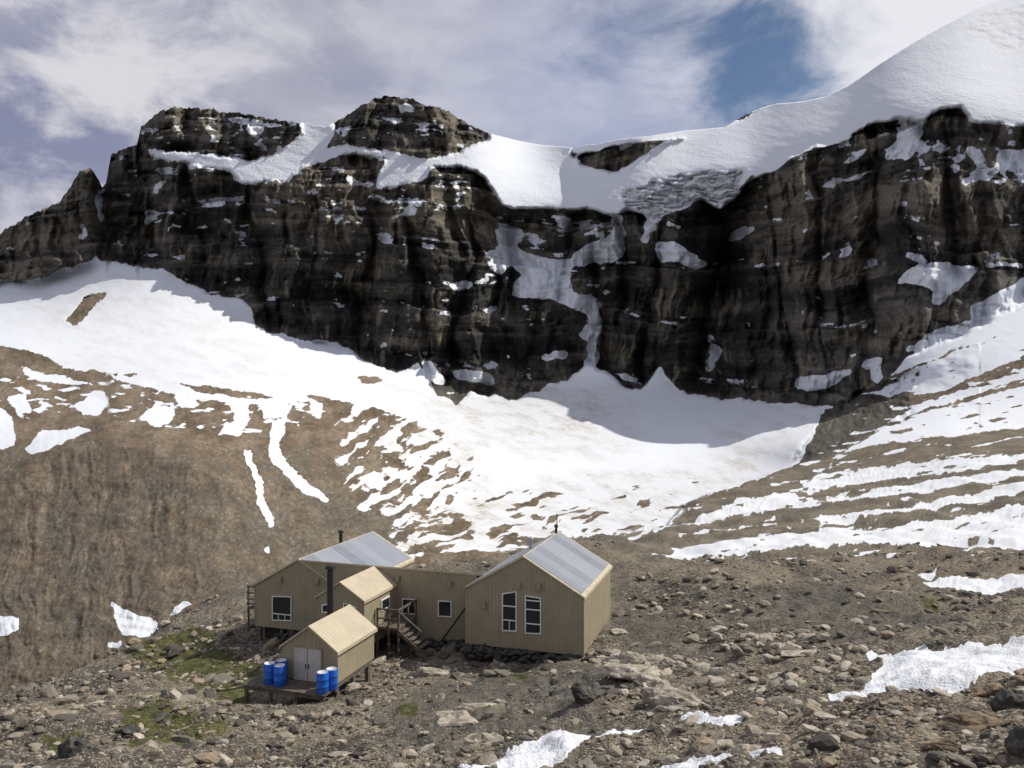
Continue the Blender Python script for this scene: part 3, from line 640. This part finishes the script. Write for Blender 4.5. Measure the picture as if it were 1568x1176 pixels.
box('underfloor_shade',-30.6,-16.3,43.3,52,-16.6,-14.9,dark);box('underfloor_shade',-15.7,-9.7,41.5,47.9,-15.6,-14.3,dark);box('underfloor_shade',-23.8,-21.4,39.2,42.6,-16,-14.4,dark)  # solid dark blocks in place of the shade under the raised floors
for u in np.arange(-30.7,-16,1.6): box('pier',u-.1,u+.1,42.9,43.1,-17,-15.0,wood)
for u in (-23.9,-22.5,-21.3): box('pier',u-.09,u+.09,38.9,39.08,-16.4,-14.45,wood)
CUR=shed
SV=32.67
gable('shed',-22.06,-19.16,SV,36.3,-13.92,-12.43,-11.43,rooftan,.12)
(ua,za),(ub,zb)=onv(451,1040,SV),onv(492,995,SV)
box('double_door',ua,ub,SV-.04,SV-.001,za,zb,doorm)
um=(ua+ub)/2
box('door_gap',um-.012,um+.012,SV-.045,SV-.04,za,zb,dark)
for q in ((ua-.06,ua,za,zb+.06),(ub,ub+.06,za,zb+.06),(ua,ub,zb,zb+.06)): box('door_frame',q[0],q[1],SV-.06,SV-.001,q[2],q[3],siding)
for s in(-1,1): box('door_handle',um+s*.08-.015,um+s*.08+.015,SV-.08,SV-.041,-13.35,-13.15,black)
for i in range(9): box('deck_plank',-23.35,-19.0,SV-1.35+i*.15,SV-1.35+i*.15+.135,-14.02,-13.95,wood)
box('deck_beam',-23.3,-19.05,SV-1.3,SV-1.18,-14.2,-14.025,wood);box('deck_beam',-23.3,-19.05,SV-.3,SV-.18,-14.2,-14.025,wood)
for u in(-23.2,-21.9,-20.5,-19.2):
    box('deck_pile',u-.07,u+.07,SV-1.3,SV-1.16,-15.2,-14.03,wood);
box('shed_floor_beam',-22.0,-19.2,SV+.05,36.0,-14.15,-13.93,wood)
for w in(SV+.2,34.4,35.9): box('shed_pile',-19.4,-19.22,w-.1,w+.1,-15.2,-13.94,wood)
pipe('stove_pipe',-21.95,36.75,-13.5,-9.75,.16,black)
box('corner_trim',-19.22,-19.10,SV-.02,SV+.05,-13.9,-12.5,siding);box('corner_trim',-22.12,-22.0,SV-.02,SV+.05,-13.9,-12.5,siding)
blue=simple('blue_plastic',(.012,.12,.55),.35,0,.12,6)
lid=simple('white_lid',(.62,.62,.60),.5)
def barrel(pxx,pyy,w):
    u,z=onv(pxx,pyy,w);bot=-13.948
    prof=[(0,0),(.27,0),(.285,.03),(.285,.27),(.30,.29),(.285,.31),(.285,.57),(.30,.59),(.285,.61),(.285,.84),(.275,.87),(.255,.87),(.25,.85),(0,.85)]
    n=28;vs=[];R=.95
    for r_,h in prof: vs+=[(r_*R*math.cos(t*2*math.pi/n),r_*R*math.sin(t*2*math.pi/n),h*1.08) for t in range(n)]
    fs=[(k*n+i,k*n+(i+1)%n,(k+1)*n+(i+1)%n,(k+1)*n+i) for k in range(len(prof)-1) for i in range(n)]
    me=bpy.data.meshes.new('blue_barrel');me.from_pydata(vs,[],fs);me.materials.append(blue);me.materials.append(lid)
    for p in me.polygons:
        p.use_smooth=True
        if p.index>=n*11: p.material_index=1
    ob=bpy.data.objects.new('blue_barrel',me);scene.collection.objects.link(ob)
    ob.location=(u*g18[0]+w*a18[0],u*g18[1]+w*a18[1],bot)
barrel(413,1046,31.85);barrel(428,1048,31.75);barrel(431,1040,32.35);barrel(494,1054,31.6);barrel(508,1046,32.1)
# ------------------------------------------------------------------ sky
w=bpy.data.worlds.new('World');scene.world=w;w.use_nodes=True
nt=w.node_tree;nt.nodes.clear()
class WT(NT):
    def __init__(s,t): s.t=t;s.n=t.nodes;s.l=t.links
Wn=WT(nt)
tc=nt.nodes.new('ShaderNodeTexCoord').outputs['Generated']
sky=nt.nodes.new('ShaderNodeTexSky');sky.sky_type='NISHITA';sky.sun_disc=False;sky.sun_elevation=SUN_EL;sky.sun_rotation=SUN_AZ;sky.altitude=2400
bg1=nt.nodes.new('ShaderNodeBackground');nt.links.new(sky.outputs[0],bg1.inputs[0]);bg1.inputs[1].default_value=.075
bg2=nt.nodes.new('ShaderNodeBackground');bg2.inputs[1].default_value=1.
def sdir(a,b):
    v_=Vector(((a-CX)/F,1,(CY-b)/F)).normalized();return tuple(v_)
def blob(c,r0,r1,sx=1):
    d=Wn.vm('SUBTRACT',tc,sdir(*c));
    d=Wn.vm('MULTIPLY',d,(1/sx,1/sx,1.))
    n=nt.nodes.new('ShaderNodeVectorMath');n.operation='LENGTH';nt.links.new(d,n.inputs[0])
    return Wn.ss(n.outputs['Value'],r1,r0)
sq=Wn.vm('MULTIPLY',tc,(1,1,2.0))
n1_=Wn.noise(sq,2.6,6,.55,.4);n2_=Wn.noise(sq,6.5,7,.60,.3)
cloudc=Wn.mix(Wn.ss(n1_,.34,.68),(.30,.32,.43),(.52,.52,.59))
cloudc=Wn.mix(Wn.math('MULTIPLY',blob((0,230),.03,.24,1.6),.8),cloudc,(.22,.24,.38))
cloudc=Wn.mix(Wn.math('MULTIPLY',blob((60,100),.04,.28,1.8),Wn.ss(n2_,.40,.62)),cloudc,(.66,.65,.69))
cloudc=Wn.mix(Wn.math('MULTIPLY',blob((950,150),.02,.2,1.8),.6),cloudc,(.32,.38,.58))
cloudc=Wn.mix(Wn.math('MULTIPLY',blob((1370,20),.05,.20,1.5),.9),cloudc,(.86,.86,.90))
cloudc=Wn.mix(Wn.math('MULTIPLY',Wn.ss(n2_,.42,.66),.25),cloudc,(.80,.80,.85))
sxyz=nt.nodes.new('ShaderNodeSeparateXYZ');nt.links.new(tc,sxyz.inputs[0])
lowf=Wn.ss(sxyz.outputs[2],.0,-.03)
cloudc=Wn.mix(lowf,cloudc,(.09,.085,.075))
nt.links.new(cloudc,bg2.inputs[0])
gap=Wn.math('ADD',Wn.math('MULTIPLY',blob((1195,105),.0,.12,1.2),1.1),Wn.math('MULTIPLY',blob((1050,60),.0,.18,1.8),.62))
gapm=Wn.ss(Wn.math('ADD',gap,Wn.math('MULTIPLY',Wn.math('SUBTRACT',.5,n2_),2.4)),.30,1.25)
gapm=Wn.math('MULTIPLY',gapm,Wn.math('SUBTRACT',1.,lowf))
mx=nt.nodes.new('ShaderNodeMixShader');nt.links.new(gapm,mx.inputs[0]);nt.links.new(bg2.outputs[0],mx.inputs[1]);nt.links.new(bg1.outputs[0],mx.inputs[2])
out=nt.nodes.new('ShaderNodeOutputWorld');nt.links.new(mx.outputs[0],out.inputs[0])
w.cycles.sampling_method='MANUAL';w.cycles.sample_map_resolution=256
# ------------------------------------------------------------------ sun and camera
sd_=Vector((math.sin(SUN_AZ)*math.cos(SUN_EL),math.cos(SUN_AZ)*math.cos(SUN_EL),math.sin(SUN_EL)))
sl=bpy.data.lights.new('sun','SUN');sl.energy=4.4;sl.angle=math.radians(.5);sl.color=(1,.95,.86)
so=bpy.data.objects.new('sun',sl);scene.collection.objects.link(so);so.rotation_euler=sd_.to_track_quat('Z','Y').to_euler()
cam=bpy.data.cameras.new('camera');cam.lens=28.01;cam.sensor_width=36;cam.clip_end=20000;cam.clip_start=.1
co=bpy.data.objects.new('camera',cam);scene.collection.objects.link(co);co.rotation_euler=(math.radians(90),0,0)
scene.camera=co
scene.view_settings.view_transform='Standard';scene.view_settings.look='None';scene.view_settings.exposure=0
